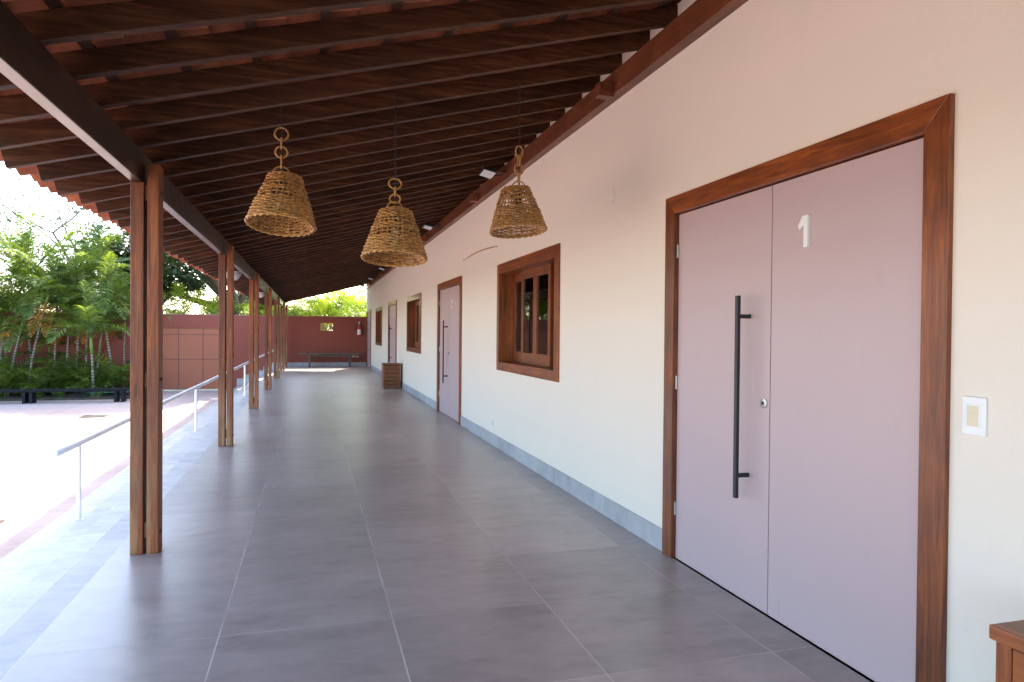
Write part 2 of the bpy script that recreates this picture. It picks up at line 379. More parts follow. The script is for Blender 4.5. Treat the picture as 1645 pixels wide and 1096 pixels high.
# asphalt-coloured kerb strip in front of the bed and gate
g = MB(); g.box((-26, 26.86, GZ+0.0), (-5.7, 26.99, GZ+0.07)); tag(g.build('kerb', m_soil, bevel=0.01), kind='structure')

# ------------------------------------------------------------------ slab with holes (plane x = const)
def holed_slab(mb, x0, x1, y0, y1, z0, ztop, holes, jam=True):
    ys = sorted({y0, y1, *[h[0] for h in holes], *[h[1] for h in holes]}); zs = sorted({z0, ztop, *[h[2] for h in holes], *[h[3] for h in holes]})
    def inhole(a, b, c, d): return any(a >= h[0]-1e-6 and b <= h[1]+1e-6 and c >= h[2]-1e-6 and d <= h[3]+1e-6 for h in holes)
    for a, b in zip(ys, ys[1:]):
        for c, d in zip(zs, zs[1:]):
            if inhole(a, b, c, d): continue
            mb.add([(x0,a,c),(x0,b,c),(x0,b,d),(x0,a,d)], [(0,3,2,1)] if False else [(0,1,2,3)][::-1])
            mb.add([(x1,a,c),(x1,b,c),(x1,b,d),(x1,a,d)], [(0,1,2,3)])
    for a, b, c, d in holes:
        mb.add([(x0,a,c),(x0,a,d),(x1,a,d),(x1,a,c)], [(0,1,2,3)]); mb.add([(x0,b,c),(x0,b,d),(x1,b,d),(x1,b,c)], [(0,1,2,3)])
        mb.add([(x0,a,c),(x0,b,c),(x1,b,c),(x1,a,c)], [(0,1,2,3)]); mb.add([(x0,a,d),(x0,b,d),(x1,b,d),(x1,a,d)], [(0,1,2,3)])
    mb.add([(x0,y1,z0),(x0,y1,ztop),(x1,y1,ztop),(x1,y1,z0)], [(0,1,2,3)]); mb.add([(x0,y0,z0),(x0,y0,ztop),(x1,y0,ztop),(x1,y0,z0)], [(0,1,2,3)])

SP = 8.64
DY = [2.005+SP*k for k in range(4)]; DW = 2.12
WY = [6.19+SP*k for k in range(3)]; WW = 2.27; WZ0, WZ1 = 0.98, 2.29
SL = 0.2585; ZB = 2.585; XB = -1.045           # underside of the rafters
def rz(x): return ZB+SL*(x-XB)
house = empty('veranda_building', (XW, 15, 0), 'long white building with mauve double doors and tiled veranda roof on paired timber posts', 'building')
def hb(mb, name, m, **k):      # child of the house, built in world coordinates
    o = mb.build(name, m, None, **k); par = k.get('par')
    o.parent = house; o.matrix_parent_inverse = Matrix.Translation((-XW, -15, 0)); return o
wl = MB()
holes = [(y+0.03, y+DW-0.03, 0.0, 2.29) for y in DY] + [(y+0.03, y+WW-0.03, WZ0+0.03, WZ1-0.03) for y in WY]
holed_slab(wl, XW, XW+0.24, Y0, YE+3.5, GZ, rz(XW)+0.13, [])if False else holed_slab(wl, XW, XW+0.24, Y0, YE+0.16, -0.02, rz(XW)+0.125, holes)
wl.box((XW+5.0, Y0, -0.02), (XW+5.2, YE+0.1, 4.6)); wl.box((XW+0.24, Y0, -0.02), (XW+5.0, Y0+0.2, 3.3)); wl.box((XW+0.24, YE-0.2, -0.02), (XW+5.0, YE+0.0, 3.3))
hb(wl, 'wall', m_wall)
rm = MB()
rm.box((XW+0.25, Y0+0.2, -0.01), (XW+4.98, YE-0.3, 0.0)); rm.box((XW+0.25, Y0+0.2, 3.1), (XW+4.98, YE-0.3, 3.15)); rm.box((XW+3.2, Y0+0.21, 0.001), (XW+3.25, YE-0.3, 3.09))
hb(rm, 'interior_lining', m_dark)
# skirting
segs = []; yy = Y0
for y in DY: segs.append((yy, y)); yy = y+DW
segs.append((yy, YE-0.012))
for a, b in segs:
    if b-a > 0.03:
        sk = MB(); sk.box((XW-0.012, a, 0.001), (XW-0.0005, b, 0.15)); hb(sk, 'skirting', m_skirt, bevel=0.003)

# ------------------------------------------------------------------ doors
def box_obj(a, b, name, m, parent, bevel=0.002):
    mb = MB(); mb.box(a, b); o = mb.build(name, m, parent, bevel=bevel); return o
def digit_mesh(name, ch, m):
    cu = bpy.data.curves.new(name, 'FONT'); cu.body = ch; cu.size = 0.21; cu.extrude = 0.008; cu.align_x = 'CENTER'; cu.offset = 0.004
    o = bpy.data.objects.new(name, cu); C.objects.link(o); bpy.context.view_layer.update()
    me = bpy.data.meshes.new_from_object(o.evaluated_get(bpy.context.evaluated_depsgraph_get())); bpy.data.objects.remove(o)
    me.materials.clear(); me.materials.append(m); me.name = name; return me
def poly_prism(pts, d, name, m):   # pts in (right,up) metres, plane facing -X ; right = -Y
    mb = MB(); n = len(pts)
    mb.v = [(0, -p[0], p[1]) for p in pts]+[(-d, -p[0], p[1]) for p in pts]
    mb.f = [tuple(range(n)), tuple(range(2*n-1, n-1, -1))]+[(i, (i+1) % n, (i+1) % n+n, i+n) for i in range(n)]; mb.m = [0]*len(mb.f)
    return mb.mesh(name, m)
one = poly_prism([(-0.038,0.106),(-0.006,0.15),(0.03,0.15),(0.03,0),(0.002,0),(0.002,0.106),(-0.026,0.085)], 0.016, 'door_number', m_white)
digs = {}
for ch in '234': digs[ch] = digit_mesh('door_number', ch, m_white)
dl = ['nearest', 'second nearest', 'third nearest', 'farthest']
for i, y in enumerate(DY):
    yc = y+DW/2; F = 0.115; zt = 2.325
    def W(o): o.parent = house; o.matrix_parent_inverse = Matrix.Translation((-XW, -15, 0)); return o
    # frame: mitred casing (uprights + head)
    xa, xb = XW-0.022, XW+0.10
    hd = MB(); pr = [(y+0.001, zt+0.001), (y+DW-0.001, zt+0.001), (y+DW-F-0.001, zt-F+0.002), (y+F+0.001, zt-F+0.002)]
    vs = [(xa, p[0], p[1]) for p in pr]+[(xb, p[0], p[1]) for p in pr]
    hd.add(vs, [(0,1,2,3),(7,6,5,4),(0,4,5,1),(1,5,6,2),(2,6,7,3),(3,7,4,0)])
    frame = W(hd.build('door_frame', m_fry, bevel=0.003))
    for hx in (1, -1):
        if hx == 1: pr = [(y, 0.0), (y+F, 0.0), (y+F, zt-F), (y, zt)]
        else: pr = [(y+DW-F, 0.0), (y+DW, 0.0), (y+DW, zt), (y+DW-F, zt-F)]
        vs = [(xa, p[0], p[1]+0.001) for p in pr]+[(xb, p[0], p[1]+0.001) for p in pr]
        fr = MB(); fr.add(vs, [(0,1,2,3),(7,6,5,4),(0,4,5,1),(1,5,6,2),(2,6,7,3),(3,7,4,0)])
        j = fr.build('jamb', m_frz, frame, bevel=0.003)
    for side in (0, 1):                                   # 0 = near leaf, 1 = far leaf
        a = y+F+0.004 if side == 0 else yc+0.0035; b = yc-0.0035 if side == 0 else y+DW-F-0.004
        lf = MB(); lf.box((XW+0.012, a, 0.004), (XW+0.05, b, zt-F-0.004)); leaf = W(lf.build('door_leaf', m_door, bevel=0.002))
        hg = a if side == 0 else b
        for z in (0.28, 1.09, 1.93):
            hm = MB(); hm.tube([(XW+0.006, hg+(-0.003 if side == 0 else 0.003), z), (XW+0.006, hg+(-0.003 if side == 0 else 0.003), z+0.085)], 0.006, 8)
            hm.build('hinge', m_steel, leaf)
        if side == 1:
            hn = MB(); yh = yc+0.175
            hn.box((XW-0.075, yh-0.0125, 0.57), (XW-0.055, yh+0.0125, 1.65))
            for z in (0.69, 1.54): hn.box((XW-0.056, yh-0.010, z-0.011), (XW+0.012, yh+0.010, z+0.011))
            hn.build('door_handle', m_black, leaf, bevel=0.002)
            lk = MB(); lk.lathe([(0.0, 0.0), (0.026, 0.0), (0.026, 0.006), (0.012, 0.009), (0.0, 0.009)], 20)
            l = lk.build('lock', m_steel, leaf); l.matrix_world = Matrix.Translation((XW+0.012, yc+0.045, 1.088)) @ Matrix.Rotation(R(-90), 4, 'Y')
            kh = MB(); kh.box((XW-0.0005, yc+0.038, 1.08), (XW+0.004, yc+0.052, 1.096)); kh.build('keyhole', m_black, leaf)
        else:
            if i == 0: me = one
            else: me = digs[str(i+1)]
            nb = bpy.data.objects.new('door_number', me); C.objects.link(nb); nb.parent = leaf
            if i == 0: nb.location = (XW+0.0125, yc-0.255, 1.86)
            else:
                nb.rotation_euler = (R(90), 0, R(-90)); nb.location = (XW+0.004, yc-0.255, 1.86)

# ------------------------------------------------------------------ windows
for i, y in enumerate(WY):
    F = 0.12; x0, x1 = XW-0.018, XW+0.235
    hd = MB(); hd.box((x0-0.001, y+0.1305, WZ1-F), (x1, y+WW-0.1005, WZ1)); window = W(hd.build('window', m_fry, bevel=0.003))
    for nm, a, b, m_ in (('jamb', (x0, y, WZ0), (x1, y+0.13, WZ1), m_frz), ('jamb', (x0, y+WW-0.10, WZ0), (x1, y+WW, WZ1), m_frz), ('sill', (x0-0.001, y+0.1305, WZ0), (x1, y+WW-0.1005, WZ0+0.105), m_fry)):
        box_obj(a, b, nm, m_, window, 0.003)
    zi0, zi1 = WZ0+0.106, WZ1-F-0.001; ya, yb = y+0.131, y+WW-0.101; pw = (yb-ya)/4
    for k in range(4):
        xs = XW+0.175 if k in (0, 3) else XW+0.118
        a = ya+k*pw-(0.015 if k in (1, 2) else 0); b = a+pw+(0.0 if k in (0, 3) else 0.012)
        st = 0.068
        sm = MB(); o4 = [(a+0.002, zi0+0.001), (b-0.002, zi0+0.001), (b-0.002, zi1-0.001), (a+0.002, zi1-0.001)]; i4 = [(a+st, zi0+0.13), (b-st, zi0+0.13), (b-st, zi1-0.10), (a+st, zi1-0.10)]
        vs = [(xx, q[0], q[1]) for xx in (xs, xs+0.035) for ring in (o4, i4) for q in ring]
        fs = []
        for q in range(4):
            r_ = (q+1) % 4
            fs += [(q, q+4, r_+4, r_), (8+q, 8+r_, 12+r_, 12+q), (q, r_, 8+r_, 8+q), (4+q, 12+q, 12+r_, 4+r_)]
        sm.add(vs, fs)
        sash = sm.build('sash', m_frz, window, bevel=0.0025)
        pn = MB(); pn.box((xs+0.015, a+st-0.004, zi0+0.12), (xs+0.019, b-st+0.004, zi1-0.09)); 
        p = pn.build('pane', m_glass, window)
    npt = 120
    for (a, b) in ((ya+0.02, ya+pw*1.4), (yb-pw*0.85, yb-0.02)):
        cu = MB(); vs = []
        for q in range(npt+1):
            t = q/npt; yy = a+(b-a)*t; xx = XW+0.30+0.03*math.sin(t*60)+0.012*math.sin(t*143)
            vs += [(xx, yy, 0.9), (xx*1.0+0.004*math.sin(t*31), yy, 2.35)]
        cu.add(vs, [(2*q, 2*q+2, 2*q+3, 2*q+1) for q in range(npt)])
        cu.build('curtain', m_curtain, window, smooth=True)

# ------------------------------------------------------------------ posts
PY = [5.0+4.37*k for k in range(6)]
def bx_mesh(name, a, b, m): q = MB(); q.box(a, b); return q.mesh(name, m)
pmesh = bx_mesh('post', (-1.11, -0.07, 0.001), (-1.033, 0.07, 2.383), m_post)
kids = [('plank', bx_mesh('plank', (-1.013, -0.07, 0.001), (-0.945, 0.07, 2.50), m_post))]
for z in (0.10, 1.07, 2.27): kids.append(('spacer_block', bx_mesh('spacer_block', (-1.0328, -0.045, z), (-1.0132, 0.045, z+0.10), m_post)))
for z in (0.13, 1.12, 2.33):
    q = MB(); q.lathe([(0.001, -0.106), (0.012, -0.106), (0.012, -0.097), (0.006, -0.097), (0.006, 0.068), (0.012, 0.068), (0.012, 0.077), (0.001, 0.077)], 8)
    q.v = [(v[2]-1.013, v[0], v[1]+z) for v in q.v]; kids.append(('bolt', q.mesh('bolt', m_iron)))
for k, y in enumerate(PY+[29.6]):
    p = bpy.data.objects.new('post', pmesh); C.objects.link(p); p.location = (0, y, 0)
    W(p); b = p.modifiers.new('bevel', 'BEVEL'); b.width = 0.004; b.segments = 2
    for nm, me in kids:
        q = bpy.data.objects.new(nm, me); C.objects.link(q); q.parent = p
        if nm != 'bolt': b = q.modifiers.new('bevel', 'BEVEL'); b.width = 0.004; b.segments = 2
# beam and wall plate
bm = MB(); bm.box((-1.11, Y0, 2.385), (-1.046, 29.75, 2.5845)); hb(bm, 'beam', m_beam, bevel=0.004)
pl = MB(); pl.box((XW-0.082, Y0, 3.235), (XW-0.0005, 29.75, 3.408)); plate = hb(pl, 'wall_plate', m_plate, bevel=0.004)
for y in [0.5+4.37*k for k in range(7)]:
    cb = MB(); cb.box((XW-0.20, y-0.045, 3.215), (XW-0.0825, y+0.045, 3.32)); cb.build('corbel', m_plate, plate, bevel=0.006)

# ------------------------------------------------------------------ roof: tiles, battens, rafters
NS = math.sqrt(1+SL*SL); TH = math.atan(SL); XEV = -1.74; RD_ = 0.115
XR = 7.5; Y1R = 29.66
def roofpt(s, y, h):     # s = distance along slope from the eave, h = height above the rafter top plane (perpendicular)
    x = XEV+s/NS; return (x - h*SL/NS, y, rz(x)+RD_*NS+h/NS)
tl = MB(); per = 0.205; ns = 8; cl = 0.36; ncourse = 26
y_a = Y0-0.2; nper = int((Y1R-y_a)/per); ny_ = nper*ns
for c in range(ncourse):
    s0 = -0.20+c*cl; s1 = s0+cl+0.07
    row = []
    jit = [random.uniform(-0.012, 0.012) for _ in range(nper*2+3)]
    vs = []; fs = []
    for j in range(ny_+1):
        ph = j/ns; t = ph % 1; y = y_a+ph*per
        hump = math.sin(math.pi*min(1, t/0.55)) if t < 0.55 else -0.75*math.sin(math.pi*(t-0.55)/0.45)
        hh = 0.052+0.034*hump; dj = jit[int(ph*2)]*1.6
        for (s, ex) in ((s0+dj, 0.0), (s1, -0.022)):
            vs.append(roofpt(s, y, hh+ex+0.012)); vs.append(roofpt(s, y, hh+ex-0.001))
    for j in range(ny_):
        a = j*4; b = a+4
        fs += [(a, b, b+2, a+2), (a+1, a+3, b+3, b+1), (a, a+1, b+1, b)]
    tl.add(vs, fs)
roof = hb(tl, 'roof', m_terra, smooth=False)
NRAF = 0
for y in range(0, 80):
    yy = -1.38+0.4176*y
    if yy > 29.7: break
    rm_ = MB()
    dz = random.uniform(-0.004, 0.004); th = 0.052+random.uniform(-0.004, 0.005); ex = random.uniform(-0.02, 0.03)
    xa, xb = -1.73-ex, 3.2; dy = random.uniform(-0.008, 0.008)
    p = [(xa, rz(xa)), (xb, rz(xb)), (xb, rz(xb)+RD_*NS-0.001), (xa-0.03, rz(xa-0.03)+RD_*NS-0.001)]
    y_0, y_1 = -th/2, th/2
    vs = [(q[0], y_0, q[1]-2.8+0.001) for q in p]+[(q[0], y_1, q[1]-2.8+0.001) for q in p]
    rm_.add(vs, [(0,1,2,3),(7,6,5,4),(0,4,5,1),(1,5,6,2),(2,6,7,3),(3,7,4,0)])
    o = rm_.build('rafter', m_rafter, roof, bevel=0.003); o.location = (0, yy+dy, 2.8); o.rotation_euler = (R(random.uniform(-1.2, 1.2)), 0, R(random.uniform(-0.28, 0.28))); NRAF += 1
for k in range(13):
    s = 0.06+cl*k
    bt = MB(); x = XEV+s/NS
    m4 = Matrix.Translation((x, 0, rz(x)+RD_*NS)) @ Matrix.Rotation(-TH, 4, 'Y')
    bt.box((-0.025, Y0, 0.0005), (0.025, 29.64, 0.022), m4); bt.build('batten', m_rafter if False else m_beam, roof)

# ------------------------------------------------------------------ round lamps and floodlights under the roof
for i, (y, r_, lb) in enumerate(((13.35, 0.15, 'round grey bowl lamp under the eave beyond the second paired post'), (20.3, 0.13, 'small round grey bowl lamp under the eave beyond the third paired post'))):
    e = empty('bowl_lamp', (-1.36, y, rz(-1.36)-0.012), lb, 'lamp', 'bowl lamps under the eave')
    b = MB(); b.lathe([(0.001, -r_*1.05), (r_*0.4, -r_*0.98), (r_*0.75, -r_*0.72), (r_*0.97, -r_*0.3), (r_, -0.02), (r_*0.9, -0.015)], 28); b.build('diffuser', m_grey, e, smooth=True)
    b = MB(); b.lathe([(r_*0.5, -0.018), (r_*1.02, -0.018), (r_*1.02, 0.005), (r_*0.5, 0.01), (0.001, 0.01)], 28); b.build('base_ring', m_white, e)
fy = [7.9, 12.25, 16.5, 20.7, 24.7, 28.8]
fl_lab = ['floodlight with silvery lens just behind the basket lamp by the wall, largest of its row', 'black floodlight just right of the middle basket lamp, second largest of its row', 'black floodlight partly hidden by the right rim of the middle basket lamp', 'floodlight on the wall beam above the second window, fourth from the nearest', 'small floodlight on the wall beam near the far end, last but one of the row', 'farthest and smallest floodlight at the end of the wall beam']
for i, y in enumerate(fy):
    e = empty('floodlight', (2.06, y, 3.30), fl_lab[i], 'floodlight', 'floodlights along the wall beam')
    m4 = Matrix.Translation((-0.10, 0, 0.0)) @ Matrix.Rotation(R(14), 4, 'Y') @ Matrix.Rotation(R(-5), 4, 'X')
    b = MB(); b.box((-0.08, -0.12, -0.012), (0.08, 0.12, 0.024), m4)
    for q in range(7): b.box((-0.07+q*0.022, -0.10, 0.0245), (-0.065+q*0.022, 0.10, 0.038), m4)
    b.build('housing', m_black, e, bevel=0.003)
    b = MB(); b.box((-0.07, -0.11, -0.016), (0.07, 0.11, -0.0125), m4); b.build('lens', m_lens, e)
    b = MB(); b.tube([(-0.10, 0.125, 0), (-0.02, 0.13, 0.0), (0.10, 0.08, 0.01), (0.10, -0.08, 0.01), (-0.02, -0.13, 0.0), (-0.10, -0.125, 0)], 0.008, 6); b.build('bracket', m_black, e)

# ------------------------------------------------------------------ wicker pendant lamps
def make_shade(seed, rows_gap):
    rnd = random.Random(seed); mb = MB(); hgt = 0.30; R0, R1 = 0.200, 0.098
    ns_ = 28
    def rad(t): return R0+(R1-R0)*t + 0.006*math.sin(math.pi*t)
    for k in range(ns_):
        a = 2*math.pi*k/ns_+rnd.uniform(-0.03, 0.03)
        da = rnd.uniform(-0.015, 0.015)
        for off in (-0.012, 0.012):
            pts = [((rad(t))*math.cos(a+off+da*t), (rad(t))*math.sin(a+off+da*t), t*hgt) for t in (0, 0.2, 0.4, 0.6, 0.8, 1)]
            mb.tube(pts, 0.0032, 5)
    t = 0.0; rows = []
    gaps = rows_gap
    while t < 1.0:
        rows.append(t)
        st = 0.033
        for ga, gb in gaps:
            if ga <= t < gb: st = 0.085
        t += st*rnd.uniform(0.95, 1.08)
    rows.append(1.0)
    for ri, t in enumerate(rows):
        n = ns_*5; amp = 0.0055; ph = math.pi*(ri % 2); rr = 0.0048 if ri not in (0, len(rows)-1) else 0.007
        pts = []
        wob = rnd.uniform(0, 6); dr = rnd.uniform(-0.002, 0.003)
        for q in range(n):
            a = 2*math.pi*q/n; r = rad(t)+amp*math.cos(a*ns_/2+ph)+dr
            pts.append((r*math.cos(a), r*math.sin(a), t*hgt+0.002*math.sin(a*3+wob)+0.0012*math.sin(a*11+wob*2)))
        mb.tube(pts, rr, 5, closed=True)
    n = ns_*5        # braided rim
    for ph in (0, math.pi):
        pts = [((R0+0.006*math.cos(q*2*math.pi/n*ns_/2+ph))*math.cos(2*math.pi*q/n), (R0+0.006*math.cos(q*2*math.pi/n*ns_/2+ph))*math.sin(2*math.pi*q/n), -0.004+0.006*math.sin(q*2*math.pi/n*ns_/2+ph)) for q in range(n)]
        mb.tube(pts, 0.0055, 5, closed=True)
    # lid: spokes and rings closing the top loosely
    for k in range(10):
        a = 2*math.pi*k/10; mb.tube([(R1*math.cos(a), R1*math.sin(a), hgt), (0.03*math.cos(a), 0.03*math.sin(a), hgt+0.012)], 0.004, 5)
    for r in (0.03, 0.045, 0.06, 0.078): mb.torus((0, 0, hgt+0.008), r, 0.0042, 'z', 24, 5)
    return mb
LAMPS = [((-0.185, 4.54, 2.10), 4, 3.0, 'tilted wicker basket lamp hanging nearest the posts, with four rattan rings above it', (-10, 4), 0),
         ((0.505, 4.484, 1.915), 3, 1.5, 'lowest of the three wicker basket lamps, hanging in the middle on a long cord', (-8, 2), 1),
         ((1.436, 4.855, 2.185), 4, 0.0, 'wicker basket lamp with open weave, seen against the white wall above the window', (-6, -3), 2)]
gapsets = [[(0.42, 0.6), (0.68, 0.86)], [(0.36, 0.52), (0.62, 0.80)], [(0.48, 0.66), (0.7, 0.84)]]
for i, (pos, nr, _, lb, tilt, sd_) in enumerate(LAMPS):
    e = empty('basket_lamp', pos, lb, 'pendant lamp', 'wicker basket lamps under the veranda roof')
    sh = make_shade(sd_+3, gapsets[i]).build('shade', m_rattan, e, smooth=True); sh.rotation_euler = (R(tilt[0]), R(tilt[1]), 0)
    ch = MB(); top = 0.315
    # handle arch
    ch.tube([(0.05*math.cos(a), 0, top-0.005+0.045*math.sin(a)) for a in [math.pi*q/10 for q in range(11)]], 0.0045, 6)
    zc_ = top+0.062; tgt = (2.685, 2.41, 2.785)[i]-pos[2]
    spec = [('x', 0.020, 0.040), ('y', 0.036, 0.036), ('x', 0.018, 0.034), ('y', 0.040, 0.040)]
    if i == 1: spec = [('y', 0.033, 0.036), ('x', 0.018, 0.036), ('y', 0.040, 0.040)]
    if i == 2: spec = [('x', 0.02, 0.035), ('y', 0.033, 0.036), ('x', 0.026, 0.036), ('y', 0.026, 0.04)]
    tot = sum(2*s[2]-0.014 for s in spec); sc_ = (tgt-top-0.035)/tot; z = top+0.030
    for ax, wd, hg in spec:
        hg *= sc_; cz = z+hg
        pts = []
        for q in range(22):
            a = 2*math.pi*q/22; u = wd*math.cos(a); v = hg*math.sin(a)
            pts.append((u, 0, cz+v) if ax == 'y' else (0, u, cz+v))
        for ph in (0, 1):
            ch.tube([(p[0]+0.0025*math.cos(k*1.6+ph*3.14), p[1]+0.0025*math.sin(k*1.6+ph*3.14), p[2]) for k, p in enumerate(pts)], 0.0048, 6, closed=True)
        z += 2*hg-0.014*sc_
    ch.build('ring_chain', m_rattan, e, smooth=True)
    zr = rz(pos[0])-pos[2]+0.02
    co = MB(); co.tube([(0, 0, 0.20), (0.004, 0.003, top), (0.004, 0.006, z), (0.0, 0.0, (z+zr)/2), (0, 0, zr)], 0.005 if i else 0.004, 6); co.build('cord', m_black, e)
    ho = MB(); ho.tube([(0, 0, 0.27), (0, 0, 0.19)], 0.021, 12); ho.build('bulb_holder', m_black, e)
    bu = MB(); bu.lathe([(0.012, 0.19), (0.016, 0.175), (0.029, 0.15), (0.031, 0.13), (0.024, 0.108), (0.001, 0.098)], 16); bu.build('bulb', m_white, e, smooth=True)

# ------------------------------------------------------------------ boundary wall at the end
bw = empty('boundary_wall', (-2, YE, GZ), 'maroon wall closing veranda and courtyard, with wide metal gate and small breeze opening', 'wall')
def cb_(mb, name, m, **k):
    o = mb.build(name, m, None, **k); o.parent = bw; o.matrix_parent_inverse = Matrix.Translation((2, -YE, -GZ)); return o
GX0, GX1, GZT = -6.35, -3.4, 1.53; OX0, OX1, OZ0, OZ1 = 0.35, 0.86, 1.47, 1.79
b = MB(); t0, t1 = YE, YE+0.16; ZT = 2.05
def wallgrid(mb, holes, xs0, xs1, z0, z1):
    xs = sorted({xs0, xs1, *[h[0] for h in holes], *[h[1] for h in holes]}); zs = sorted({z0, z1, *[h[2] for h in holes], *[h[3] for h in holes]})
    for a, b_ in zip(xs, xs[1:]):
        for c, d in zip(zs, zs[1:]):
            if any(a >= h[0]-1e-6 and b_ <= h[1]+1e-6 and c >= h[2]-1e-6 and d <= h[3]+1e-6 for h in holes): continue
            mb.add([(a,t0,c),(b_,t0,c),(b_,t0,d),(a,t0,d)], [(0,1,2,3)]); mb.add([(a,t1,c),(b_,t1,c),(b_,t1,d),(a,t1,d)], [(3,2,1,0)])
    for a, b_, c, d in holes:
        mb.add([(a,t0,c),(a,t0,d),(a,t1,d),(a,t1,c)], [(0,1,2,3)]); mb.add([(b_,t0,c),(b_,t0,d),(b_,t1,d),(b_,t1,c)], [(3,2,1,0)])
        mb.add([(a,t0,c),(b_,t0,c),(b_,t1,c),(a,t1,c)], [(0,1,2,3)]); mb.add([(a,t0,d),(b_,t0,d),(b_,t1,d),(a,t1,d)], [(3,2,1,0)])
    mb.add([(xs0,t0,z1),(xs1,t0,z1),(xs1,t1,z1),(xs0,t1,z1)], [(0,1,2,3)])
    mb.add([(xs0,t0,z0),(xs0,t1,z0),(xs0,t1,z1),(xs0,t0,z1)], [(0,1,2,3)])
wallgrid(b, [(GX0, GX1, GZ, GZT), (OX0, OX1, OZ0, OZ1)], -27, XW, GZ, ZT); cb_(b, 'wall_panel', m_redwall)
b = MB(); n_ = 60
vs = []
for i in range(n_+1):
    x = -27.02+(XW+27.0)*i/n_; h = ZT+0.03+0.008*noise.noise(Vector((x*2, 0, 0))); vs += [(x, t0-0.02, ZT+0.001), (x, t0-0.02, h), (x, t1+0.02, h+0.004), (x, t1+0.02, ZT+0.001)]
b.add(vs, [f for i in range(n_) for f in ((4*i, 4*i+4, 4*i+5, 4*i+1), (4*i+1, 4*i+5, 4*i+6, 4*i+2), (4*i+2, 4*i+6, 4*i+7, 4*i+3), (4*i, 4*i+3, 4*i+7, 4*i+4))]); cb_(b, 'coping', make_plaster('coping_plaster', (0.34,0.16,0.14), (0.2,0.12,0.1)))
# skirting along terrace and stepping down the stairs
b = MB(); b.box((XE-0.0, YE-0.012, 0.001), (XW-0.013, YE-0.0005, 0.15))
for k in range(1, 6):
    b.box((XE-TR*k+0.0005, YE-0.012, -RI*k+0.001), (XE-TR*(k-1)-0.0005, YE-0.0005, -RI*k+0.16+0.149))
cb_(b, 'skirting', m_skirt)
# breeze block in the opening
b = MB(); cx = (OX0+OX1)/2
for k in range(5):
    x = OX0+(OX1-OX0)*(k+0.5)/5; b.box((x-0.012, t0+0.03, OZ0), (x+0.012, t0+0.12, OZ1))
for k in range(3):
    z = OZ0+(OZ1-OZ0)*(k+0.5)/3; b.box((OX0, t0+0.034, z-0.012), (OX1, t0+0.116, z+0.012))
cb_(b, 'breeze_block', m_breeze)
# gate
gt = MB(); y_ = YE+0.05
seams = [GX0, GX0+0.42, -5.07, -4.17, GX1]
gt.box((GX0+0.01, y_, GZ+0.07), (GX1-0.01, y_+0.012, GZT-0.01)); gate = cb_(gt, 'gate', m_gate)
fb = MB()
for x in seams[1:-1]: fb.box((x-0.012, y_-0.010, GZ+0.075), (x+0.012, y_-0.0005, GZT-0.02))
for z in (0.29, 1.27): fb.box((GX0+0.02, y_-0.006, z-0.012), (GX1-0.02, y_-0.001, z+0.012))
fb.box((GX0+0.005, y_-0.02, GZ+0.05), (GX0+0.05, y_-0.0008, GZT-0.015)); fb.box((GX1-0.05, y_-0.02, GZ+0.05), (GX1-0.005, y_-0.0008, GZT-0.015))
o = fb.build('gate_frame', m_gateframe, gate)
tr = MB(); tr.box((GX0-0.3, y_-0.03, GZ+0.002), (GX1+0.4, y_+0.03, GZ+0.03)); tr.build('gate_track', m_steel, gate)

# ------------------------------------------------------------------ things on the veranda
# bench at the end wall
e = empty('bench', (0.72, 29.55, 0), 'low weathered wooden bench against the maroon wall at the far end of the veranda', 'bench')
b = MB()
for k in range(3): b.box((-1.24, -0.2+k*0.135, 0.50), (1.24, -0.2+k*0.135+0.125, 0.55))
b.build('seat', m_greywood, e, bevel=0.006)
for x in (-0.80, 0.80):
    b = MB(); b.box((x-0.045, -0.16, 0.001), (x+0.045, 0.16, 0.495)); b.build('leg', m_greywood, e, bevel=0.006)
b = MB(); b.box((-0.75, -0.03, 0.40), (0.75, 0.03, 0.48)); b.build('stretcher', m_greywood, e, bevel=0.004)
# outlets behind the bench
for k in range(3):
    lb = ['left', 'middle', 'right'][k]+' of the three small cream outlets low on the maroon wall behind the bench'
    o = empty('outlet', (1.56+0.15*k, YE, 0.40), lb, 'outlet', 'outlets behind the bench')
    b = MB(); b.box((-0.055, -0.012, -0.035), (0.055, -0.0005, 0.035)); b.build('cover_plate', m_cream, o, bevel=0.003)
    b = MB(); b.box((-0.025, -0.016, -0.018), (0.025, -0.0125, 0.018)); b.build('socket', m_grey, o, bevel=0.002)
# extinguisher
e = empty('fire_extinguisher', (1.93, 30.03, 1.27), 'red fire extinguisher with white label hanging on the maroon wall near the corner', 'fire extinguisher')
b = MB(); b.lathe([(0.001, 0), (0.07, 0.0), (0.08, 0.015), (0.08, 0.30), (0.07, 0.35), (0.035, 0.385), (0.02, 0.40), (0.02, 0.43), (0.001, 0.43)], 24); b.build('cylinder', m_red, e, smooth=True)
b = MB(); b.lathe([(0.0812, 0.05), (0.0812, 0.26)], 24); b.build('paper_label', m_white, e, smooth=True)
b = MB(); b.box((-0.02, -0.02, 0.431), (0.02, 0.02, 0.47)); b.box((-0.015, -0.10, 0.471), (0.015, 0.03, 0.485)); b.box((-0.012, -0.10, 0.50), (0.012, 0.03, 0.512)); b.tube([(0, 0.0, 0.47), (0, 0.0, 0.51)], 0.012, 8); b.build('valve', m_black, e, bevel=0.002)
b = MB(); b.tube([(-0.02, 0, 0.45), (-0.10, 0, 0.47), (-0.17, 0, 0.42), (-0.19, 0, 0.32), (-0.15, 0, 0.23), (-0.09, -0.01, 0.20)], 0.011, 8); b.build('hose', m_black, e, smooth=True)
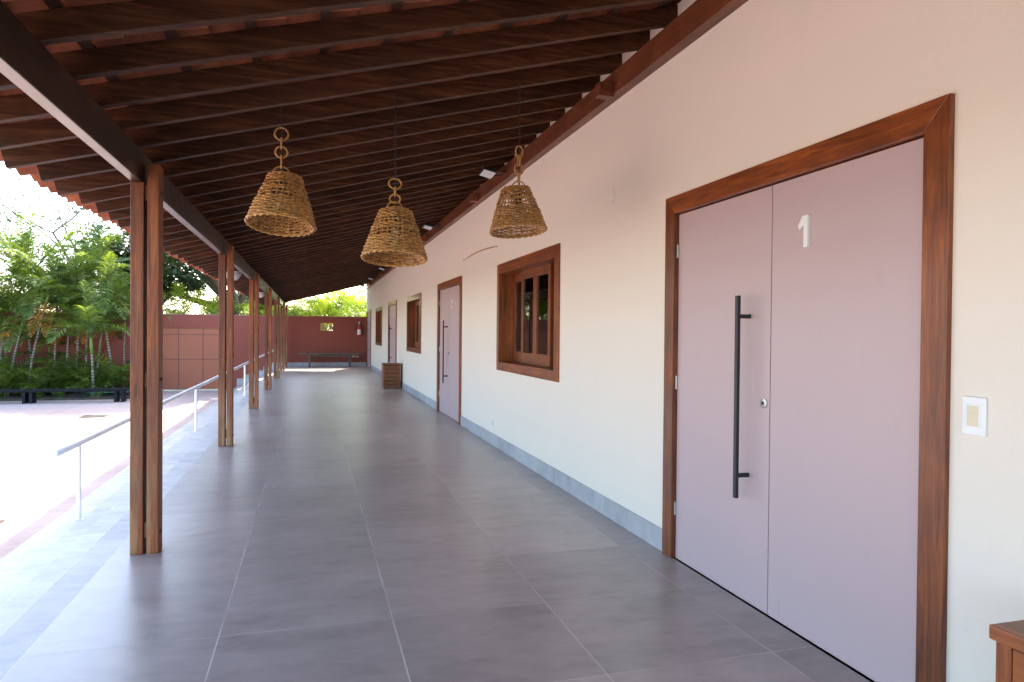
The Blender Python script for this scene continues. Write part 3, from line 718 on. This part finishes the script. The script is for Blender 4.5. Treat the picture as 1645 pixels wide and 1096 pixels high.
b = MB(); b.box((-0.03, 0.08, 0.33), (0.03, 0.1195, 0.60)); b.box((-0.018, 0.02, 0.52), (0.018, 0.08, 0.535)); b.build('wall_bracket', m_grey, e)

# slatted wooden planters
def planter(loc, lb):
    wx, wy, h = 0.43, 0.46, 0.64
    e = empty('slatted_box', loc, lb, 'wooden box', 'slatted wooden boxes by the wall')
    for sx in (0, 1):
        for sy in (0, 1):
            b = MB(); x = sx*(wx-0.045); y = sy*(wy-0.045); b.box((x, y, 0.001), (x+0.045, y+0.045, h-0.041)); b.build('corner_post', m_frz, e, bevel=0.003)
    ns = 6; hh = (h-0.05)/ns
    for side, nm in ((0, 'front_slats'), (1, 'rear_slats')):
        b = MB(); y = 0.004 if side == 0 else wy-0.022
        for k in range(ns): b.box((0.0455, y, 0.01+k*hh), (wx-0.0455, y+0.018, 0.01+(k+1)*hh-0.014))
        b.build(nm, m_boxw, e, bevel=0.002)
    for side in (0, 1):
        b = MB(); x = 0.004 if side == 0 else wx-0.022
        for k in range(ns): b.box((x, 0.0455, 0.01+k*hh), (x+0.018, wy-0.0455, 0.01+(k+1)*hh-0.008))
        b.build('side_slats', m_boxt, e, bevel=0.002)
    b = MB(); b.box((-0.012, -0.012, h-0.04), (wx+0.012, wy+0.012, h)); b.build('lid', m_boxt, e, bevel=0.004)
    b = MB(); b.box((0.03, 0.03, 0.02), (wx-0.03, wy-0.03, h-0.05)); b.build('dark_core', m_dark, e)  # added dark core, puts shade into the gaps between the slats
planter((XW-0.43-0.06, 17.9, 0), 'small slatted wooden box standing on the floor by the wall, beyond the second mauve door')
planter((XW-0.43+0.035-0.02, 1.02, 0), 'slatted wooden box cut by the lower right corner, below the white light switch')

# light switch
e = empty('light_switch', (XW, 1.904, 1.162), 'white three-button light switch plate on the wall right of the nearest door', 'light switch')
b = MB(); b.box((-0.010, -0.046, -0.068), (-0.0005, 0.046, 0.068)); b.build('cover_plate', m_white, e, bevel=0.004)
b = MB()
for k in range(3): b.box((-0.0145, -0.022, -0.036+k*0.0245), (-0.0105, 0.022, -0.0125+k*0.0245))
b.build('rocker_buttons', m_cream, e, bevel=0.0015)
b = MB(); b.box((-0.0125, -0.028, -0.041), (-0.0102, 0.028, 0.042)); b.build('inner_frame', m_white, e, bevel=0.001)
# dry twig / cable on wall, hook, small low fittings
b = MB(); b.tube([(XW-0.006, 10.55-0.35*0, 2.552), (XW-0.006, 10.1, 2.570), (XW-0.006, 9.6, 2.580), (XW-0.006, 9.0, 2.562), (XW-0.006, 8.5, 2.532)], [0.004, 0.008, 0.008, 0.008, 0.005], 6)
tag(b.build('wall_cable', m_rattan, smooth=True), 'thin tan curved cable fixed on the white wall left of the nearest window', 'cable')
b = MB(); b.tube([(XW-0.004, 5.02, 2.575), (XW-0.012, 4.985, 2.57), (XW-0.012, 4.965, 2.53), (XW-0.012, 4.975, 2.48), (XW-0.004, 5.02, 2.46)], 0.004, 6)
tag(b.build('wall_hook', m_white, smooth=True), 'small white curved hook high on the wall between nearest window and nearest door', 'hook')
for k, (y, lb) in enumerate(((8.67, 'small pale outlet low on the white wall below the nearest window'), (19.1-0.3, 'small pale outlet low on the white wall between the far box and the second window'))):
    o = empty('outlet', (XW, y, 0.27), lb, 'outlet')
    b = MB(); b.box((-0.008, -0.035, -0.055), (-0.0005, 0.035, 0.055)); b.build('cover_plate', m_white, o, bevel=0.003)
    b = MB(); b.box((-0.0105, -0.015, -0.02), (-0.0085, 0.015, 0.02)); b.build('socket', m_grey, o)

# ------------------------------------------------------------------ handrail across the steps
e = empty('handrail', (-2.44, 8.62, 0), 'white tubular handrail on thin posts running down across the grey steps', 'handrail')
def W2(o): o.parent = e; o.matrix_parent_inverse = Matrix.Translation((2.44, -8.62, 0)); return o
P1 = Vector((-2.44, 8.62, 0.198)); P2 = Vector((-1.33, 27.0, 0.735)); D = (P2-P1)
A0 = P1-D.normalized()*0.62
b = MB(); b.tube([A0, P1, P2, P2+D.normalized()*0.25], 0.034, 16); W2(b.build('rail', m_rail, smooth=True))
for Y in (8.62, 14.31, 20.2, 26.0):
    t = (Y-P1.y)/D.y; p = P1+D*t; k = math.ceil((XE-p.x)/TR); zf = -RI*k
    b = MB(); b.tube([(p.x, p.y, zf+0.001), (p.x, p.y, p.z-0.01)], 0.024, 14); b.tube([(p.x, p.y, zf+0.001), (p.x, p.y, zf+0.006)], 0.045, 16); W2(b.build('rail_post', m_rail, smooth=False))

# ------------------------------------------------------------------ courtyard bench, grates, mat
e = empty('long_bench', (-8.75, 25.95, GZ), 'long low black bench standing in front of the palms across the courtyard', 'bench')
b = MB()
for k in range(3): b.box((-5.0, -0.20+k*0.135, 0.40), (2.95, -0.20+k*0.135+0.128, 0.45))
b.box((-4.9, -0.17, 0.36), (2.85, -0.13, 0.399)); b.box((-4.9, 0.13, 0.36), (2.85, 0.17, 0.399))
b.build('seat', m_blackwood, e, bevel=0.006)
for x in (-2.8, -0.12, 0.08, 2.52, 2.72):
    b = MB(); b.box((x-0.045, -0.19, 0.001), (x+0.045, 0.19, 0.359)); b.build('leg', m_blackwood, e, bevel=0.005)
for (x, y, lb) in ((-5.75, 21.6, 'rectangular rusty drain grate in the pale courtyard floor near the bench'), (-3.98, 9.85, 'rusty drain grate at the left edge of the courtyard close to the steps')):
    e = empty('drain_grate', (x, y, GZ), lb, 'drain grate', 'drain grates in the courtyard')
    b = MB()
    for k in range(11): b.box((-0.28+k*0.053, -0.2, 0.012), (-0.25+k*0.053, 0.2, 0.020))
    b.build('bars', m_iron, e)
    b = MB(); b.box((-0.31, -0.23, 0.001), (-0.282, 0.23, 0.022)); b.box((0.282, -0.23, 0.001), (0.31, 0.23, 0.022)); b.box((-0.281, -0.23, 0.001), (0.281, -0.202, 0.022)); b.box((-0.281, 0.202, 0.001), (0.281, 0.23, 0.022)); b.box((-0.281, -0.201, 0.001), (0.281, 0.201, 0.004)); b.build('grate_frame', m_iron, e)
b = MB(); b.box((-7.6, 27.6, GZ+0.16), (-6.3, 28.3, GZ+0.19), Matrix.Rotation(0, 4, 'Z')); tag(b.build('plastic_mat', m_green, bevel=0.01), 'flat green plastic mat lying on the soil behind the black bench', 'mat')

# ------------------------------------------------------------------ vegetation
def frond(mb, base, az_, elev, L, droop, nl=30, leafL=0.42, w=0.022, mi=0, rnd=random):
    # rachis
    d = Vector((math.cos(az_)*math.cos(elev), math.sin(az_)*math.cos(elev), math.sin(elev)))
    p = Vector(base); pts = [p.copy()]; dirs = [d.copy()]; n = 12; seg = L/n
    for i in range(n):
        d = (d+Vector((0, 0, -droop*(0.4+1.2*i/n)/n))).normalized(); p = p+d*seg; pts.append(p.copy()); dirs.append(d.copy())
    mb.mi = mi
    mb.tube(pts, [0.012*(1-0.85*i/n)+0.002 for i in range(n+1)], 4, caps=False)
    for k in range(nl):
        t = 0.14+0.86*k/(nl-1); f = t*n; i = min(n-1, int(f)); q = pts[i].lerp(pts[i+1], f-i); dd = dirs[i].lerp(dirs[min(n, i+1)], f-i).normalized()
        side = dd.cross(Vector((0, 0, 1))); side = side.normalized() if side.length > 0.05 else Vector((1, 0, 0)); upv = side.cross(dd).normalized()
        ll = leafL*(math.sin(math.pi*min(1, 0.18+0.80*t))**0.7)*rnd.uniform(0.8, 1.1)
        for s in (-1, 1):
            a = rnd.uniform(0.55, 0.8); dr = (side*s*math.sin(a+0.35)+dd*math.cos(a+0.1)+upv*rnd.uniform(0.15, 0.45)).normalized()
            m1 = q+dr*ll*0.5; dr2 = (dr+Vector((0, 0, -rnd.uniform(0.35, 0.9)))).normalized(); m2 = m1+dr2*ll*0.5
            wv = dr.cross(upv).normalized()*w*0.5
            wv = (wv+upv*rnd.uniform(-0.008, 0.008))
            mb.add([q-wv*0.5, q+wv*0.5, m1+wv, m1-wv, m2], [(0, 1, 2, 3), (3, 2, 4)])
    mb.mi = 0
def palm_proto(seed, hgt, nf=9, L=1.9, lean=0.12, bright=False, dry=1, stems=1):
    rnd = random.Random(seed); tr = MB(); fr = MB(); sh = MB()
    for st in range(stems):
        la = rnd.uniform(0, 6.28); ln = lean*rnd.uniform(0.5, 1.6)*hgt; b0 = Vector((0.0, 0, 0))
        tp = Vector((math.cos(la)*ln, math.sin(la)*ln, hgt))
        pts = [Vector((b0.x*(1-t)+tp.x*t**1.5, b0.y*(1-t)+tp.y*t**1.5, hgt*t)) for t in [i/10 for i in range(11)]]
        tr.tube(pts, [0.044-0.014*i/10 for i in range(11)], 8)
        tr.mi = 0
        dirt = (pts[-1]-pts[-2]).normalized(); cp = tp+dirt*0.55
        sh.tube([tp-dirt*0.02, tp+dirt*0.2, tp+dirt*0.45, cp], [0.040, 0.050, 0.036, 0.018], 8)
        for k in range(nf):
            a = 2.4*k+rnd.uniform(-0.3, 0.3); ev = R(78-62*k/nf+rnd.uniform(-8, 8))
            frond(fr, tp+dirt*(0.55-0.12*k/nf), a, ev, L*rnd.uniform(0.85, 1.1), rnd.uniform(1.3, 2.0)+0.5*k/nf, 34, 0.58, 0.036, 0, rnd)
        for k in range(dry):
            frond(fr, tp+dirt*0.3, rnd.uniform(0, 6.28), R(-25), L*0.75, 1.2, 22, 0.36, 0.024, 1, rnd)
    main = m_brightfrond if bright else m_frond
    return tr.mesh('trunk', m_pbark, True), fr.mesh('fronds', [main, m_oldfrond]), sh.mesh('crownshaft', m_shaft, True)
def place_palm(pr, loc, rz_, sc, lb, group, name='palm_tree'):
    e = empty(name, loc, lb, 'palm', group, rz_); e.scale = (sc, sc, sc)
    for nm, me in zip(('trunk', 'crown', 'crownshaft'), pr):
        o = bpy.data.objects.new(nm, me); C.objects.link(o); o.parent = e
    return e
protos = [palm_proto(11, 2.2, nf=12, L=2.1, dry=1, lean=0.15), palm_proto(12, 2.9, nf=13, L=2.2, dry=2, lean=0.14), palm_proto(13, 3.4, nf=13, L=2.2, dry=1), palm_proto(14, 1.4, nf=11, L=1.9, dry=0, lean=0.2), palm_proto(15, 2.6, nf=13, L=2.3, dry=2, lean=0.16), palm_proto(16, 3.9, nf=12, L=2.2, dry=0, lean=0.10)]
rnd = random.Random(5)
px = []
n_p = 20
rnd = random.Random(8)
for k in range(n_p):
    x = -12.6+6.0*(k+0.5)/n_p+rnd.uniform(-0.1, 0.1); px.append((x, 28.6+rnd.uniform(-0.9, 0.8), [2, 4, 0, 5, 1, 3][k % 6]))
for k, (x, y, pi_) in enumerate(px):
    place_palm(protos[pi_], (x, y, GZ+0.02), rnd.uniform(0, 6.28), rnd.uniform(0.88, 1.12), 'slender pale-trunked palm in the clump behind the black bench, %s from the left' % ORD[k], 'palms in the bed behind the black bench')
# low young palms
yp = MB(); rr = random.Random(3)
for k in range(9): frond(yp, (0, 0, 0.1), 2.4*k, R(72-5*k), 1.15, 1.6, 24, 0.40, 0.028, 0, rr)
ymesh = yp.mesh('fronds', [m_frond, m_oldfrond])
for k in range(13):
    o = bpy.data.objects.new('young_palm', ymesh); C.objects.link(o); o.location = (-12.3+0.44*k+rnd.uniform(-0.12, 0.12), 28.2+rnd.uniform(-0.8, 1.0), GZ); o.rotation_euler = (0, 0, rnd.uniform(0, 6)); s_ = rnd.uniform(1.1, 2.3); o.scale = (s_, s_, s_)
    tag(o, 'low bushy young palm without a trunk, %s from the left in the bed' % ORD[k], 'palm', 'young palms in the bed')
# palms beyond the end wall
bpro = [palm_proto(21, 1.9, nf=10, L=2.4, bright=True, dry=0), palm_proto(22, 2.5, nf=10, L=2.5, bright=True, dry=1), palm_proto(23, 1.5, nf=9, L=2.2, bright=True, dry=0)]
spots = [(-0.9, 33.6, 0), (0.3, 33.4, 1), (1.6, 33.5, 1), (2.2, 35.0, 1), (-0.2, 35.0, 0), (1.0, 36.0, 1), (-2.2, 34.6, 0), (-5.9, 33.3, 0), (-4.9, 34.6, 0), (-6.9, 34.2, 1)]
for k, (x, y, pi_) in enumerate(spots):
    place_palm(bpro[pi_], (x, y, GZ-0.03), rnd.uniform(0, 6.28), rnd.uniform(0.95, 1.15), 'bright yellow-green palm rising behind the maroon wall, %s from the right corner' % ORD[sorted(range(10), key=lambda q: -spots[q][0]/spots[q][1]).index(k)], 'bright palms behind the maroon wall')

def leaf_cloud(mb, c, rad, n, ls, rnd, flat=0.75):
    for _ in range(n):
        v = Vector((rnd.gauss(0, 1), rnd.gauss(0, 1), rnd.gauss(0, 1))).normalized()*rad*(rnd.random()**0.45); v.z *= flat
        p = Vector(c)+v; d = Vector((rnd.uniform(-1, 1), rnd.uniform(-1, 1), rnd.uniform(-0.9, 0.4))).normalized()
        s = d.cross(Vector((rnd.uniform(-1, 1), rnd.uniform(-1, 1), 1))).normalized(); l = ls*rnd.uniform(0.7, 1.3)
        mb.add([p, p+d*l*0.45+s*l*0.22, p+d*l, p+d*l*0.45-s*l*0.22], [(0, 1, 2, 3)])
def tree_proto(seed, hgt, spread, leafn, ls, leafmat, trunk_r=0.16, sparse=1.0, flower=0):
    rnd = random.Random(seed); tr = MB(); lv = MB(); ends = []
    def branch(p, d, L, r, lvl):
        pts = [p]; n = 5
        for i in range(n):
            d = (d+Vector((rnd.uniform(-.25, .25), rnd.uniform(-.25, .25), rnd.uniform(-.06, .14)))).normalized(); p = p+d*L/n; pts.append(p)
        tr.tube(pts, [r*(1-0.5*i/n) for i in range(n+1)], 6 if lvl < 2 else 4, caps=False)
        if lvl >= 3: ends.append(pts[-1]); ends.append(pts[3]); return
        for k in range(rnd.choice([3, 4]) if lvl else 5):
            q = pts[rnd.choice([3, 4, 5])]; a = rnd.uniform(0, 6.28)
            nd = (d*0.55+Vector((math.cos(a), math.sin(a), rnd.uniform(-0.05, 0.6)))*spread).normalized()
            branch(q, nd, L*rnd.uniform(0.55, 0.8), r*0.5, lvl+1)
    branch(Vector((0, 0, 0)), Vector((rnd.uniform(-.1, .1), rnd.uniform(-.1, .1), 1)).normalized(), hgt*0.42, trunk_r, 0)
    per_ = int(leafn/max(1, len(ends)))
    for e_ in ends:
        if rnd.random() > sparse: continue
        if flower and rnd.random() < flower: lv.mi = 1; leaf_cloud(lv, e_, 0.3, 5, 0.12, rnd); lv.mi = 0
        leaf_cloud(lv, e_, hgt*0.075*rnd.uniform(0.7, 1.35), per_, ls, rnd)
    return tr.mesh('trunk', m_bark, True), lv.mesh('crown', [leafmat, m_flower])
def place_tree(pr, loc, rz_, sc, lb, cat='tree', group=None, name='tree'):
    e = empty(name, loc, lb, cat, group, rz_); e.scale = (sc, sc, sc)
    for nm, me in zip(('trunk', 'crown'), pr):
        o = bpy.data.objects.new(nm, me); C.objects.link(o); o.parent = e
t_dark = tree_proto(31, 7.0, 1.0, 30000, 0.19, m_leaf, 0.2, 0.95)
t_dark2 = tree_proto(32, 7.5, 1.1, 30000, 0.18, m_leaf, 0.2, 0.85)
t_sparse = tree_proto(33, 9.5, 0.8, 6500, 0.14, m_leaf, 0.16, 0.7)
t_light = tree_proto(34, 4.5, 1.1, 12000, 0.12, m_leafl, 0.1, 1.0, 0.25)
G2 = GZ-0.05
place_tree(t_dark, (-2.6, 36.5, G2), 0.4, 2.0, 'tall dark tree whose thick leaning limbs rise under the eave beyond the maroon wall', group='leafy trees beyond the wall')
place_tree(t_dark2, (-7.3, 34.6, G2), 3.3, 0.9, 'dark leafy tree just over the metal gate, between the first and second paired posts', group='leafy trees beyond the wall')
place_tree(t_dark2, (-10.8, 36.5, G2), 2.0, 0.85, 'dark leafy tree filling in behind the palm clump, left of the first post', group='leafy trees beyond the wall')
place_tree(t_dark, (-14.6, 36.5, G2), 4.0, 0.85, 'dark leafy tree at the left edge of the picture behind the palms', group='leafy trees beyond the wall')
place_tree(t_sparse, (-11.6, 39.0, G2), 1.0, 1.3, 'tall sparse tree whose thin twigs stand against the sky below the eave', group='leafy trees beyond the wall')
place_tree(t_dark2, (-3.2, 42.0, G2), 5.0, 0.8, 'leafy tree beyond the wall seen between the second and third posts', group='leafy trees beyond the wall')
lt = [(-7.6, 32.6, 0.95, 'left'), (-5.2, 32.2, 0.85, 'second'), (-3.4, 32.9, 0.9, 'third'), (-1.6, 35.5, 1.1, 'fourth'), (0.9, 37.0, 1.2, 'fifth'), (3.4, 38.0, 1.25, 'sixth')]
for k, (x, y, s, nm) in enumerate(lt):
    place_tree(t_light, (x, y, G2), 1.3*k, s, 'light green blossoming shrub behind the maroon wall, %s from the left' % ORD[k], 'shrub', 'light shrubs behind the maroon wall', 'shrub')
# ground plants in the bed
gp = MB(); rg = random.Random(9)
for k in range(46):
    x = rg.uniform(-14.5, -5.9); y = rg.uniform(27.15, 29.8)
    leaf_cloud(gp, (x, y, GZ+0.16), rg.uniform(0.16, 0.30), 60, 0.13, rg, 0.8)
tag(gp.build('ground_cover', m_frond), 'low green ground cover over the soil under the palms', 'ground cover', kind='stuff')
print('rafters', NRAF)
